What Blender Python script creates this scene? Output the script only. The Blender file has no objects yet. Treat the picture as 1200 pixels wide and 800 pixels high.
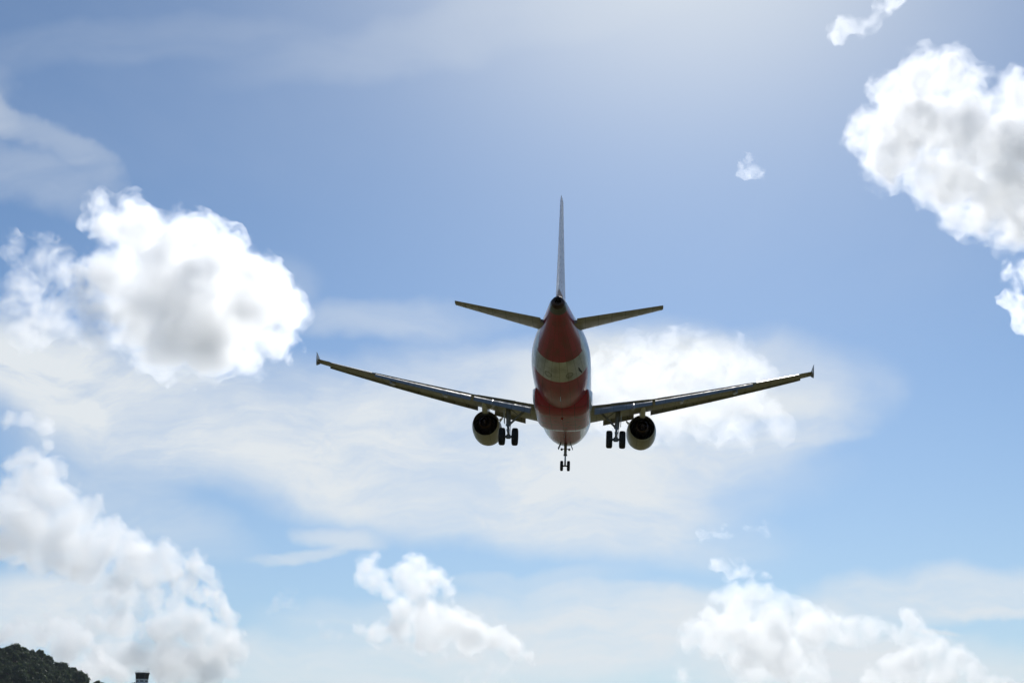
import bpy, bmesh, math, random
import numpy as np
from mathutils import Vector, Matrix, Euler, noise
R = math.radians
sc = bpy.context.scene
col = sc.collection
random.seed(7)
AIR, DUST, OZONE, SKY_STR = 0.78, 0.26, 5.8, 0.105
VEILV, LOWHAZE = 9.6, 0.45
# banks of thin high cloud: photo x, y, half width, half height, tilt (deg), amount
VEILS = [
 (470, 530, 440, 74, -4, .88), (230, 470, 290, 72, -6, .55), (50, 425, 170, 60, -12, .85), (160, 455, 160, 36, -14, .55), (60, 705, 140, 42, 0, .85),
 (600, 585, 300, 56, -10, .88), (800, 490, 210, 80, 8, .92), (905, 522, 90, 14, 3, .5), (620, 440, 260, 50, 3, .62),
 (790, 440, 150, 60, -8, .85), (470, 372, 110, 24, 0, .35), (330, 335, 60, 40, 0, .2),
 (45, 150, 110, 18, -46, .24), (25, 200, 100, 30, -24, .24), (5, 120, 36, 46, 20, .2), (170, 50, 220, 34, 2, .10), (560, 35, 280, 36, 12, .16),
 (348, 648, 62, 9, 15, .5), (398, 620, 55, 15, -4, .55), (680, 735, 340, 48, 0, .85), (1085, 690, 190, 32, 8, .70), (1000, 770, 320, 44, 0, .85), (420, 785, 300, 40, 0, .6), (150, 600, 150, 40, -20, .35),
 (1165, 700, 70, 8, 3, .6), (1110, 728, 45, 4, 0, .5), (600, 675, 130, 12, 1, .28), (700, 692, 120, 10, -2, .28),
]
VEILS_SMOOTH = [(810, -70, 300, 190, .72), (700, -150, 900, 420, .03)]
GROUND_A, GROUND_B = (.165, .145, .056), (.13, .122, .046)
HAZE = 2.4e-5

# ------------------------------------------------------------------ camera
F_PX, W_PX, H_PX = 1734.0, 1200.0, 800.0          # focal length in photo pixels
CAM_EL = R(15.7)
CAM_POS = Vector((0, 0, 1.7))
cam_d = bpy.data.cameras.new('camera'); cam = bpy.data.objects.new('camera', cam_d); col.objects.link(cam)
cam_d.sensor_width = 36; cam_d.lens = 36 * F_PX / W_PX
cam_d.clip_start = 0.1; cam_d.clip_end = 200000
cam.location = CAM_POS; cam.rotation_euler = (R(90) + CAM_EL, 0, 0)
sc.camera = cam
C_RIGHT = Vector((1, 0, 0))
C_FWD = Vector((0, math.cos(CAM_EL), math.sin(CAM_EL)))
C_UP = Vector((0, -math.sin(CAM_EL), math.cos(CAM_EL)))
def ray(px, py):
    """unit direction in which the place at this photo position lies"""
    return (C_FWD + C_RIGHT * ((px - 600) / F_PX) + C_UP * ((400 - py) / F_PX)).normalized()

# ------------------------------------------------------------------ light and exposure
SUN_EL, SUN_AZ = R(33.0), R(7.5)                  # azimuth from +Y towards +X
sc.view_settings.view_transform = 'Standard'; sc.view_settings.look = 'None'
sc.view_settings.gamma = 1.0; sc.view_settings.use_curve_mapping = False
sc.view_settings.exposure = EXPO = -0.31
sun_d = bpy.data.lights.new('sun', 'SUN'); sun = bpy.data.objects.new('sun', sun_d); col.objects.link(sun)
sun_d.energy = 3.35; sun_d.angle = R(0.53); sun_d.color = (1.0, 0.97, 0.92)
S_DIR = Vector((math.sin(SUN_AZ) * math.cos(SUN_EL), math.cos(SUN_AZ) * math.cos(SUN_EL), math.sin(SUN_EL)))
sun.rotation_euler = S_DIR.to_track_quat('Z', 'Y').to_euler(); sun.location = (0, 0, 300)

sc.cycles.use_denoising = True
sc.cycles.max_bounces = 44; sc.cycles.volume_bounces = 40
sc.cycles.diffuse_bounces = 3; sc.cycles.glossy_bounces = 3; sc.cycles.transparent_max_bounces = 96
sc.cycles.use_adaptive_sampling = True; sc.cycles.adaptive_threshold = 0.02
sc.cycles.volume_step_rate = 0.3
# ------------------------------------------------------------------ sky: Nishita plus thin high cloud
class Nodes:
    """small helper for wiring node trees"""
    def __init__(s, tree): s.t = tree; s.n = tree.nodes; s.l = tree.links
    def new(s, kind, **kw):
        n = s.n.new(kind)
        for k, v in kw.items(): setattr(n, k, v)
        return n
    def link(s, a, b): s.l.new(a, b)
    def put(s, sock, v):
        if isinstance(v, (int, float, tuple, list, Vector)): sock.default_value = v
        else: s.link(v, sock)
    def math(s, op, a, b=0.0, c=0.0, clamp=False):
        n = s.new('ShaderNodeMath', operation=op, use_clamp=clamp)
        s.put(n.inputs[0], a); s.put(n.inputs[1], b); s.put(n.inputs[2], c)
        return n.outputs[0]
    def dot(s, a, v):
        n = s.new('ShaderNodeVectorMath', operation='DOT_PRODUCT'); s.put(n.inputs[0], a); s.put(n.inputs[1], tuple(v)); return n.outputs['Value']
    def comb(s, x, y, z):
        n = s.new('ShaderNodeCombineXYZ')
        for i, v in enumerate((x, y, z)): s.put(n.inputs[i], v)
        return n.outputs[0]
    def ramp(s, v, lo, hi, a=0.0, b=1.0, smooth=True):
        n = s.new('ShaderNodeMapRange'); n.interpolation_type = 'SMOOTHSTEP' if smooth else 'LINEAR'
        s.put(n.inputs[0], v); s.put(n.inputs[1], lo); s.put(n.inputs[2], hi); s.put(n.inputs[3], a); s.put(n.inputs[4], b)
        return n.outputs[0]
    def noise(s, vec, scale, detail=6, rough=0.55, dist=0.0):
        n = s.new('ShaderNodeTexNoise'); s.put(n.inputs['Vector'], vec)
        n.inputs['Scale'].default_value = scale; n.inputs['Detail'].default_value = detail
        n.inputs['Roughness'].default_value = rough; n.inputs['Distortion'].default_value = dist
        return n.outputs[0]
    def mix(s, fac, a, b):
        n = s.new('ShaderNodeMix', data_type='RGBA'); s.put(n.inputs[0], fac)
        for i, v in ((6, a), (7, b)):
            s.put(n.inputs[i], v if not (isinstance(v, tuple) and len(v) == 3) else (*v, 1))
        return n.outputs[2]

world = bpy.data.worlds.new('World'); sc.world = world; world.use_nodes = True
world.node_tree.nodes.clear()
g = Nodes(world.node_tree)
out = g.new('ShaderNodeOutputWorld'); bg = g.new('ShaderNodeBackground')
sky = g.new('ShaderNodeTexSky', sky_type='NISHITA', sun_disc=False)
sky.sun_elevation = SUN_EL; sky.sun_rotation = SUN_AZ
sky.altitude = 10; sky.air_density = AIR; sky.dust_density = DUST; sky.ozone_density = OZONE
bg.inputs['Strength'].default_value = SKY_STR
VEIL = (VEILV * .94, VEILV, VEILV * 1.05)
tc = g.new('ShaderNodeTexCoord'); d = tc.outputs['Generated']
fw = g.math('MAXIMUM', g.dot(d, C_FWD), 0.05)
U = g.math('DIVIDE', g.dot(d, C_RIGHT), fw)          # direction relative to due north, tangent plane
V = g.math('DIVIDE', g.dot(d, C_UP), fw)
uv = g.comb(U, V, 0)
# warp so that veil borders are ragged
wn = g.new('ShaderNodeTexNoise'); g.put(wn.inputs['Vector'], uv); wn.inputs['Scale'].default_value = 9; wn.inputs['Detail'].default_value = 5
wv = g.new('ShaderNodeVectorMath', operation='MULTIPLY_ADD'); g.put(wv.inputs[0], wn.outputs['Color']); wv.inputs[1].default_value = (.12, .06, 0); g.put(wv.inputs[2], uv)
wv2 = g.new('ShaderNodeVectorMath', operation='SUBTRACT'); g.put(wv2.inputs[0], wv.outputs[0]); wv2.inputs[1].default_value = (.06, .03, 0)
wuv = wv2.outputs[0]
sep = g.new('ShaderNodeSeparateXYZ'); g.put(sep.inputs[0], wuv)
wu, wvv = sep.outputs[0], sep.outputs[1]
def veil(px, py, rx, ry, deg, amount, soft=1.0):
    """one bank of high cloud: centre and half-sizes in photo pixels"""
    cu, cv = (px - 600) / F_PX, (400 - py) / F_PX
    c, s_ = math.cos(R(deg)), math.sin(R(deg))
    du = g.math('SUBTRACT', wu, cu); dv = g.math('SUBTRACT', wvv, cv)
    a = g.math('ADD', g.math('MULTIPLY', du, c * F_PX / rx), g.math('MULTIPLY', dv, s_ * F_PX / rx))
    b = g.math('ADD', g.math('MULTIPLY', du, -s_ * F_PX / ry), g.math('MULTIPLY', dv, c * F_PX / ry))
    r2 = g.math('ADD', g.math('MULTIPLY', a, a), g.math('MULTIPLY', b, b))
    return g.ramp(r2, 1.0 + soft * .6, max(0.0, 1.0 - soft), 0.0, amount)
dens = None
for args in VEILS:
    v = veil(*args)
    if dens is None: dens = v
    else:  # screen-combine
        dens = g.math('SUBTRACT', g.math('ADD', dens, v), g.math('MULTIPLY', dens, v))
# streaky and lumpy texture of the veil
st = g.new('ShaderNodeMapping'); g.put(st.inputs[0], wuv); st.inputs['Scale'].default_value = (1, 3.2, 1); st.inputs['Rotation'].default_value = (0, 0, R(-6))
n1 = g.noise(st.outputs[0], 7, 8, .55, .4)
n2 = g.noise(st.outputs[0], 22, 9, .65, .6)
tex = g.math('ADD', g.math('MULTIPLY', n1, .72), g.math('MULTIPLY', n2, .28))
tex = g.ramp(tex, .33, .62, .6, 1.18)
dens = g.math('MULTIPLY', dens, tex, clamp=True)
for (px, py, rx, ry, amt) in VEILS_SMOOTH:            # even ice haze, brightest towards the sun
    du = g.math('DIVIDE', g.math('SUBTRACT', U, (px - 600) / F_PX), rx / F_PX); dv = g.math('DIVIDE', g.math('SUBTRACT', V, (400 - py) / F_PX), ry / F_PX)
    r2 = g.math('ADD', g.math('MULTIPLY', du, du), g.math('MULTIPLY', dv, dv))
    v = g.math('MULTIPLY', g.math('POWER', 2.718, g.math('MULTIPLY', r2, -1.0)), amt)
    dens = g.math('SUBTRACT', g.math('ADD', dens, v), g.math('MULTIPLY', dens, v))
# faint cirrus everywhere else in the sky
zc = g.math('ADD', g.math('MAXIMUM', g.dot(d, (0, 0, 1)), 0.0), .12)
hi = g.comb(g.math('DIVIDE', g.dot(d, (1, 0, 0)), zc), g.math('DIVIDE', g.dot(d, (0, 1, 0)), zc), 3.3)
cm = g.new('ShaderNodeMapping'); g.put(cm.inputs[0], hi); cm.inputs['Scale'].default_value = (1.0, .6, 1); cm.inputs['Rotation'].default_value = (0, 0, R(55))
ci = g.ramp(g.noise(cm.outputs[0], 1.3, 9, .6, .6), .45, .8, 0, .06)
dens = g.math('SUBTRACT', g.math('ADD', dens, ci), g.math('MULTIPLY', dens, ci))
# pale moist air low over the horizon
low = g.ramp(g.dot(d, (0, 0, 1)), .30, .0, 0, LOWHAZE)
tint = g.new('ShaderNodeMix', data_type='RGBA', blend_type='MULTIPLY'); tint.inputs[0].default_value = 1.0
g.link(sky.outputs[0], tint.inputs[6]); tint.inputs[7].default_value = (.99, 1.055, 1.02, 1)          # white balance
base = g.mix(low, tint.outputs[2], (VEIL[0] * .56, VEIL[1] * .66, VEIL[2] * .76))
colr = g.mix(dens, base, VEIL)
g.link(colr, bg.inputs['Color']); g.link(bg.outputs[0], out.inputs['Surface'])
# ------------------------------------------------------------------ materials
def new_mat(name):
    m = bpy.data.materials.new(name); m.use_nodes = True; m.node_tree.nodes.clear()
    g = Nodes(m.node_tree); o = g.new('ShaderNodeOutputMaterial'); b = g.new('ShaderNodeBsdfPrincipled'); g.link(b.outputs[0], o.inputs['Surface'])
    return m, g, b
def g_sep(g, v):
    s = g.new('ShaderNodeSeparateXYZ'); g.put(s.inputs[0], v); return s.outputs
def seams(g, c, vec, width, height, dark=.5):
    """skin panels: each a shade of its own, with thin dark joints"""
    br = g.new('ShaderNodeTexBrick'); g.put(br.inputs['Vector'], vec); br.inputs['Scale'].default_value = 1.0
    br.inputs['Color1'].default_value = (.84, .84, .84, 1); br.inputs['Color2'].default_value = (1, 1, 1, 1); br.inputs['Mortar'].default_value = (dark,) * 3 + (1,)
    br.inputs['Mortar Size'].default_value = .018; br.inputs['Brick Width'].default_value = width; br.inputs['Row Height'].default_value = height
    m = g.new('ShaderNodeMix', data_type='RGBA', blend_type='MULTIPLY'); m.inputs[0].default_value = 1.0
    g.put(m.inputs[6], c); g.link(br.outputs[0], m.inputs[7]); return m.outputs[2]
def paint(name, colr, rough=.3, metal=0.0, grime=.15, scale=1.2, coat=0.0, spec=.5, panel=None):
    """paint or metal with uneven dirt and gloss"""
    m, g, b = new_mat(name); tc = g.new('ShaderNodeTexCoord')
    mp = g.new('ShaderNodeMapping'); g.put(mp.inputs[0], tc.outputs['Object']); mp.inputs['Scale'].default_value = (1, .25, 1)
    n = g.noise(mp.outputs[0], scale, 7, .6)
    f = g.ramp(n, .4, .75, 0, grime)
    c = g.mix(f, colr, tuple(v * .45 for v in colr))
    if panel: c = seams(g, c, g.comb(*[g_sep(g, tc.outputs['Object'])[i] for i in (1, 0)], 0), *panel)
    g.link(c, b.inputs['Base Color'])
    g.link(g.ramp(g.noise(tc.outputs['Object'], scale * 3, 4), .3, .7, rough * .8, rough * 1.25), b.inputs['Roughness'])
    b.inputs['Metallic'].default_value = metal; b.inputs['Coat Weight'].default_value = coat; b.inputs['Specular IOR Level'].default_value = spec
    return m
WHITE, RED = (.80, .80, .79), (.50, .024, .075)
M = {
 'white': paint('white_paint', WHITE, .32, 0, .12),
 'red': paint('red_paint', RED, .28),
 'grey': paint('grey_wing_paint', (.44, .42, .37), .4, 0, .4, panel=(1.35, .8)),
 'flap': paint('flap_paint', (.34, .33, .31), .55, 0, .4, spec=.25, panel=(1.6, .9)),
 'fin': paint('fin_paint', (.78, .66, .64), .3, 0, .1),
 'metal': paint('bare_metal', (.55, .54, .52), .32, 1.0, .3),
 'hot': paint('burnt_exhaust_metal', (.11, .07, .06), .42, .85, .5, 3),
 'dark': paint('dark_duct', (.025, .022, .022), .55, 0, .2),
 'cowl': paint('engine_cowl_paint', (.55, .52, .44), .38, 0, .35, panel=(1.1, .9)),
 'gear': paint('landing_gear_paint', (.30, .30, .29), .45, 0, .5, 6),
 'chrome': paint('oleo_chrome', (.7, .7, .7), .15, 1.0, .1),
 'tyre': paint('tyre_rubber', (.018, .018, .019), .8, 0, .3, 5),
 'rim': paint('wheel_rim', (.28, .28, .27), .45, .5, .4, 8),
 'cove': paint('primer_cove', (.11, .11, .09), .6, 0, .3),
}
def livery():
    """white airliner with red belly and tail cone, one white belt, rows of cabin windows; all by place on the body"""
    m, g, b = new_mat('red_white_livery'); tc = g.new('ShaderNodeTexCoord'); s = g.new('ShaderNodeSeparateXYZ'); g.link(tc.outputs['Object'], s.inputs[0])
    x, y, z = s.outputs; st = g.math('SUBTRACT', 20.0, y)
    # centre line of the body rises in the tail
    zc = g.ramp(st, 24.0, 37.5, 0.0, 1.24, False); hh = g.ramp(st, 24.0, 37.5, 2.07, .36, False)
    rel = g.math('DIVIDE', g.math('SUBTRACT', z, zc), hh)          # -1 belly .. 1 back
    edge = g.ramp(st, 11.0, 20.0, -.80, -.50, False)
    edge2 = g.math('ADD', edge, g.ramp(st, 31.0, 35.5, 0, 1.05, False))
    red_low = g.math('LESS_THAN', rel, edge2)
    band = g.math('MULTIPLY', g.math('GREATER_THAN', st, 27.75), g.math('LESS_THAN', st, 30.5))
    red = g.math('MULTIPLY', red_low, g.math('SUBTRACT', 1.0, band))
    nose_w = g.math('GREATER_THAN', st, 4.6); red = g.math('MULTIPLY', red, nose_w)
    mp = g.new('ShaderNodeMapping'); g.put(mp.inputs[0], tc.outputs['Object']); mp.inputs['Scale'].default_value = (1, .2, 1)
    c = g.mix(red, WHITE, RED)
    c = g.mix(g.math('GREATER_THAN', st, 36.55), c, (.10, .095, .095))
    # belt below the band: access panel outlines
    def oval(px, ps, rx, ry):
        a = g.math('DIVIDE', g.math('SUBTRACT', x, px), rx); q = g.math('DIVIDE', g.math('SUBTRACT', st, ps), ry)
        r2 = g.math('ADD', g.math('MULTIPLY', a, a), g.math('MULTIPLY', q, q))
        return g.math('MULTIPLY', g.math('LESS_THAN', r2, 1.0), g.math('LESS_THAN', z, 0.0)), r2
    for px in (-.75, .62):
        f, r2 = oval(px, 28.55, .24, .40)
        ring = g.math('MULTIPLY', f, g.ramp(r2, .2, .7, .25, .6))
        c = g.mix(ring, c, (.10, .10, .07))
    # skin joints
    fr = g.math('FRACT', g.math('DIVIDE', st, 2.65)); line = g.math('MULTIPLY', g.math('LESS_THAN', fr, .008), .45)
    c = g.mix(line, c, (.05, .04, .04))
    # cabin windows
    wf = g.math('ABSOLUTE', g.math('SUBTRACT', g.math('FRACT', g.math('DIVIDE', st, .533)), .5)); wz = g.math('ABSOLUTE', g.math('SUBTRACT', z, .45))
    win = g.math('MULTIPLY', g.math('MULTIPLY', g.math('LESS_THAN', wf, .22), g.math('LESS_THAN', wz, .17)), g.math('MULTIPLY', g.math('GREATER_THAN', st, 6.5), g.math('LESS_THAN', st, 29.5)))
    c = g.mix(win, c, (.02, .025, .03))
    # streaks of dirt running aft
    dirt = g.ramp(g.noise(mp.outputs[0], 1.6, 3, .5), .42, .72, 0, .38)
    c = g.mix(dirt, c, (.07, .055, .04))
    an = g.math('MULTIPLY', g.math('ARCTAN2', x, g.math('SUBTRACT', zc, z)), 2.0)
    c = seams(g, c, g.comb(st, an, 0), 1.9, .62)
    g.link(c, b.inputs['Base Color'])
    b.inputs['Roughness'].default_value = .32
    b.inputs['Coat Weight'].default_value = .25; b.inputs['Coat Roughness'].default_value = .1
    return m
M['livery'] = livery()
def belly_mat():
    m, g, b = new_mat('belly_fairing_paint'); tc = g.new('ShaderNodeTexCoord'); s = g.new('ShaderNodeSeparateXYZ'); g.link(tc.outputs['Object'], s.inputs[0])
    x, y, z = s.outputs; st = g.math('SUBTRACT', 20.0, y)
    red = g.math('MULTIPLY', g.math('LESS_THAN', g.math('ABSOLUTE', x), 1.86), g.math('GREATER_THAN', st, 13.6))
    c = g.mix(red, WHITE, RED)
    # worn, oily panels and closed wheel bay doors on the flat bottom
    flat = g.math('MULTIPLY', g.math('LESS_THAN', z, -2.12), g.math('LESS_THAN', st, 19.6))
    n = g.noise(tc.outputs['Object'], 1.9, 6, .6)
    c = g.mix(g.math('MULTIPLY', flat, g.ramp(n, .45, .6, 0, .55)), c, (.22, .13, .10))
    gx = g.math('LESS_THAN', g.math('FRACT', g.math('MULTIPLY', x, 1.15)), .05); gy = g.math('LESS_THAN', g.math('FRACT', g.math('MULTIPLY', st, .8)), .05)
    c = g.mix(g.math('MULTIPLY', g.math('MAXIMUM', gx, gy), .7), c, (.04, .03, .03))
    c = g.mix(g.math('MULTIPLY', flat, g.ramp(g.noise(tc.outputs['Object'], 2.3, 2), .58, .64, 0, .85)), c, (.02, .018, .016))
    g.link(c, b.inputs['Base Color']); b.inputs['Roughness'].default_value = .3
    return m
M['belly'] = belly_mat()
# ------------------------------------------------------------------ mesh helpers
class MB:
    """collects vertices and faces of ONE mesh object"""
    def __init__(s): s.v = []; s.f = []; s.mi = []; s.cur = 0
    def ring_loft(s, rings, closed=True, cap0=True, cap1=True):
        n = len(rings[0]); o = len(s.v)
        for r in rings: s.v += [tuple(p) for p in r]
        for i in range(len(rings) - 1):
            for j in range(n if closed else n - 1):
                k = (j + 1) % n
                s.face((o + i * n + j, o + i * n + k, o + (i + 1) * n + k, o + (i + 1) * n + j))
        if cap0: s.face(tuple(o + j for j in range(n))[::-1])
        if cap1: s.face(tuple(o + (len(rings) - 1) * n + j for j in range(n)))
    def face(s, f): s.f.append(f); s.mi.append(s.cur)
    def tube(s, pts, rads, n=14, cap=True):
        pts = [Vector(p) for p in pts]
        if isinstance(rads, (int, float)): rads = [rads] * len(pts)
        rings = []
        t0 = (pts[1] - pts[0]).normalized(); a = t0.orthogonal().normalized()
        for i, p in enumerate(pts):
            t = (pts[min(i + 1, len(pts) - 1)] - pts[max(i - 1, 0)]).normalized()
            a = (a - t * a.dot(t)).normalized(); b = t.cross(a)
            rings.append([p + (a * math.cos(2 * math.pi * j / n) + b * math.sin(2 * math.pi * j / n)) * rads[i] for j in range(n)])
        s.ring_loft(rings, True, cap, cap)
    def lathe(s, c, axis, prof, n=40, cap=(False, False)):
        """prof = (distance along axis, radius)"""
        c = Vector(c); ax = Vector(axis).normalized(); a = ax.orthogonal().normalized(); b = ax.cross(a)
        s.ring_loft([[c + ax * h + (a * math.cos(2 * math.pi * j / n) + b * math.sin(2 * math.pi * j / n)) * r for j in range(n)] for h, r in prof], True, *cap)
    def slab(s, quad, th):
        """thin plate of thickness th over a planar outline"""
        q = [Vector(p) for p in quad]; nn = (q[1] - q[0]).cross(q[2] - q[0]).normalized() * (th / 2)
        s.ring_loft([[p - nn for p in q], [p + nn for p in q]])
    def build(s, name, mats, parent=None, smooth=True, angle=35):
        me = bpy.data.meshes.new(name); me.from_pydata(s.v, [], s.f); me.update()
        bm = bmesh.new(); bm.from_mesh(me); bmesh.ops.recalc_face_normals(bm, faces=bm.faces[:])
        for f in bm.faces: f.smooth = smooth
        for e in bm.edges:
            if len(e.link_faces) == 2 and e.calc_face_angle(0) > R(angle): e.smooth = False
        bm.to_mesh(me); bm.free()
        for m in (mats if isinstance(mats, (list, tuple)) else [mats]): me.materials.append(m)
        me.polygons.foreach_set('material_index', s.mi)
        o = bpy.data.objects.new(name, me); col.objects.link(o)
        if parent: o.parent = parent
        return o
def interp(x, xs, ys):
    return float(np.interp(x, xs, ys))
def smooth_interp(x, xs, ys):
    """monotone-ish cubic (Catmull-Rom on uneven knots)"""
    i = min(max(int(np.searchsorted(xs, x)) - 1, 0), len(xs) - 2); h = xs[i + 1] - xs[i]; t = (x - xs[i]) / h
    def sl(k):
        if k == 0: return (ys[1] - ys[0]) / (xs[1] - xs[0])
        if k == len(xs) - 1: return (ys[-1] - ys[-2]) / (xs[-1] - xs[-2])
        a = (ys[k] - ys[k - 1]) / (xs[k] - xs[k - 1]); b = (ys[k + 1] - ys[k]) / (xs[k + 1] - xs[k])
        return 0.0 if a * b <= 0 else 2 * a * b / (a + b)
    m0, m1 = sl(i), sl(i + 1)
    return (2*t**3 - 3*t*t + 1) * ys[i] + (t**3 - 2*t*t + t) * h * m0 + (-2*t**3 + 3*t*t) * ys[i + 1] + (t**3 - t*t) * h * m1

# ------------------------------------------------------------------ the airliner (local: x right, y ahead, z up; station s = 20 - y)
air = bpy.data.objects.new('airliner', None); col.objects.link(air)
air['label'] = 'red and white twin engine jet airliner flying away with flaps and landing gear down'; air['category'] = 'airplane'
q_pos = Vector((3.559, 103.484, -2.841)); P_, Y_, L_ = -0.22238, -0.06059, 0.03785
rot = Matrix.Rotation(-L_, 4, 'Y').inverted() @ Matrix.Rotation(P_, 4, 'X') @ Matrix.Rotation(Y_, 4, 'Z')
cam_m = Matrix.Translation(CAM_POS) @ Matrix.Rotation(CAM_EL, 4, 'X')
air.matrix_world = cam_m @ Matrix.Translation(q_pos) @ rot
def P3(s, x, z): return Vector((x, 20 - s, z))

# fuselage
FS = [0, .35, 1, 2, 3.2, 4.5, 6, 9, 15, 21, 24, 25.5, 27, 29, 31, 33, 35, 36.3, 37.1, 37.45]
FT = [-.55, -.05, .42, 1.0, 1.65, 1.98, 2.07, 2.07, 2.07, 2.07, 2.07, 2.07, 2.07, 2.06, 2.03, 1.97, 1.88, 1.78, 1.68, 1.60]
FB = [-.57, -1.0, -1.38, -1.70, -1.92, -2.03, -2.07, -2.07, -2.07, -2.07, -2.07, -1.97, -1.72, -1.24, -.71, -.17, .36, .68, .86, .93]
FW = [.01, .5, .93, 1.36, 1.70, 1.90, 1.975, 1.975, 1.975, 1.975, 1.975, 1.965, 1.93, 1.78, 1.50, 1.13, .79, .60, .49, .41]
def fus_sec(s): return smooth_interp(s, FS, FT), smooth_interp(s, FS, FB), smooth_interp(s, FS, FW)
mb = MB(); rings = []
sts = sorted(set([.0, .1, .2, .35, .5, .75] + [1 + .35 * i for i in range(16)] + [7 + i for i in range(17)] + [24 + .35 * i for i in range(38)] + [37.1, 37.3, 37.45]))
for s in sts:
    if s > 37.45: continue
    t, b, w = fus_sec(s); c = (t + b) / 2; h = (t - b) / 2
    rings.append([P3(s, w * math.sin(2 * math.pi * j / 56), c - h * math.cos(2 * math.pi * j / 56)) for j in range(56)])
mb.ring_loft(rings, True, True, False)
fus = mb.build('fuselage', M['livery'], air)
mb = MB(); mb.lathe(P3(37.25, 0, 1.255), (0, -1, .1), [(.10, .40), (.22, .385), (.34, .34), (.40, .27), (.42, .20), (.36, .17), (-.1, .15)], 28, (False, True)); mb.build('exhaust_outlet', M['hot'], fus)
mb = MB(); mb.slab([P3(29.3, 1.22, -1.05), P3(29.75, 1.20, -.95), P3(29.85, 1.42, -1.25), P3(29.65, 1.44, -1.30)], .04); mb.build('drain_mast', M['dark'], fus)
for s_, x_ in ((10.2, 0), (25.0, .0)):
    mb = MB(); zb = fus_sec(s_)[1]; mb.slab([P3(s_ - .22, x_, zb + .03), P3(s_ + .2, x_, zb + .03), P3(s_ + .26, x_, zb - .3), P3(s_ + .06, x_, zb - .3)], .035); mb.build('blade_antenna', M['white'], fus)
mb = MB(); mb.lathe(P3(19, 0, -2.36), (0, 0, -1), [(0, .10), (.06, .10), (.12, .07), (.15, .02)], 16, (False, True)); 
beac = mb.build('anticollision_beacon', paint('beacon_glass', (.5, .03, .02), .15), fus)
# flight deck windows
mb = MB()
for sx in (-1, 1):
    for a0, a1, s0, s1 in ((.08, .42, 1.75, 2.35), (.47, .72, 1.9, 2.6), (.77, .95, 2.2, 2.95)):
        q = []
        for (s, a) in ((s0 + .1, a0), (s1, a0), (s1 + .1, a1), (s0 + .25, a1)):
            t, b, w = fus_sec(s); an = a * math.pi / 2; c = (t + b) / 2; h = (t - b) / 2
            q.append(P3(s, sx * w * math.sin(an) * 1.006, c + h * math.cos(an) * 1.006))
        mb.slab(q, .02)
mb.build('cockpit_window', paint('window_glass', (.02, .025, .03), .08), fus)

# belly fairing: super-elliptic sections
mb = MB(); rings = []
BS = [10.6, 11.3, 12.2, 13.2, 14.0, 17, 19.6, 20.6, 21.5, 22.3, 23.0]
BZ = [-1.60, -1.98, -2.20, -2.32, -2.37, -2.40, -2.38, -2.26, -1.98, -1.55, -1.0]
BW = [.8, 1.55, 1.93, 2.05, 2.08, 2.09, 2.09, 2.06, 1.98, 1.86, 1.70]
BT = [-1.6, -1.2, -.9, -.75, -.7, -.7, -.7, -.75, -.85, -.95, -1.0]
for i in range(64):
    s = 10.6 + (23.0 - 10.6) * i / 63
    zb, w, zt = (smooth_interp(s, BS, a) for a in (BZ, BW, BT)); c = zt; h = zt - zb; e = .62
    ring = []
    for j in range(41):
        a = math.pi * (j / 40 - .5); cs, sn = math.cos(a), math.sin(a)
        ring.append(P3(s, w * math.copysign(abs(sn) ** e, sn), c - h * abs(cs) ** e))
    ring += [P3(s, w * .6, c + .25), P3(s, -w * .6, c + .25)]
    rings.append(ring)
mb.ring_loft(rings); fair = mb.build('belly_fairing', M['belly'], air)

# ---- wings
def le(y): return 11.75 + (y - 1.98) * .575
def te(y): return 18.65 + (.06 * (y - 2)) if y < 6.4 else 18.914 + (y - 6.4) * (21.95 - 18.914) / 10.6
def wz(y): return -1.22 + (y - 2) * .098 + .0024 * (y - 2) ** 2
def inc(y): return R(interp(y, [2, 6.4, 17], [2.0, 1.0, -.6]))
def thick(y): return interp(y, [2, 6.4, 17], [.135, .115, .10])
def af(x, t):                                          # half thickness of a four-digit section
    return 5 * t * (.2969 * math.sqrt(max(x, 0)) - .126 * x - .3516 * x * x + .2843 * x ** 3 - .1036 * x ** 4)
def camber(x): return .007 * (1 - (2 * x - 1) ** 2)
def wp(sx, y, xc, zc):
    """point of the wing section at span y: chord fraction xc, height zc (fractions of chord)"""
    c = te(y) - le(y); a = inc(y); dx, dz = (xc - .25) * c, zc * c
    return P3(le(y) + .25 * c + dx * math.cos(a) + dz * math.sin(a), sx * y, wz(y) - dx * math.sin(a) + dz * math.cos(a))
def wing_ring(sx, y, xu=1.0, xl=1.0, n=18, t=None):
    t = t or thick(y); up, lo = [], []
    for i in range(n + 1):
        b = (1 - math.cos(math.pi * i / n / 1.0)) / 2
        x = b * xu; up.append(wp(sx, y, x, camber(x) + af(x, t)))
        x = b * xl; lo.append(wp(sx, y, x, camber(x) - af(x, t)))
    return up[::-1] + lo[1:]
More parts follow.
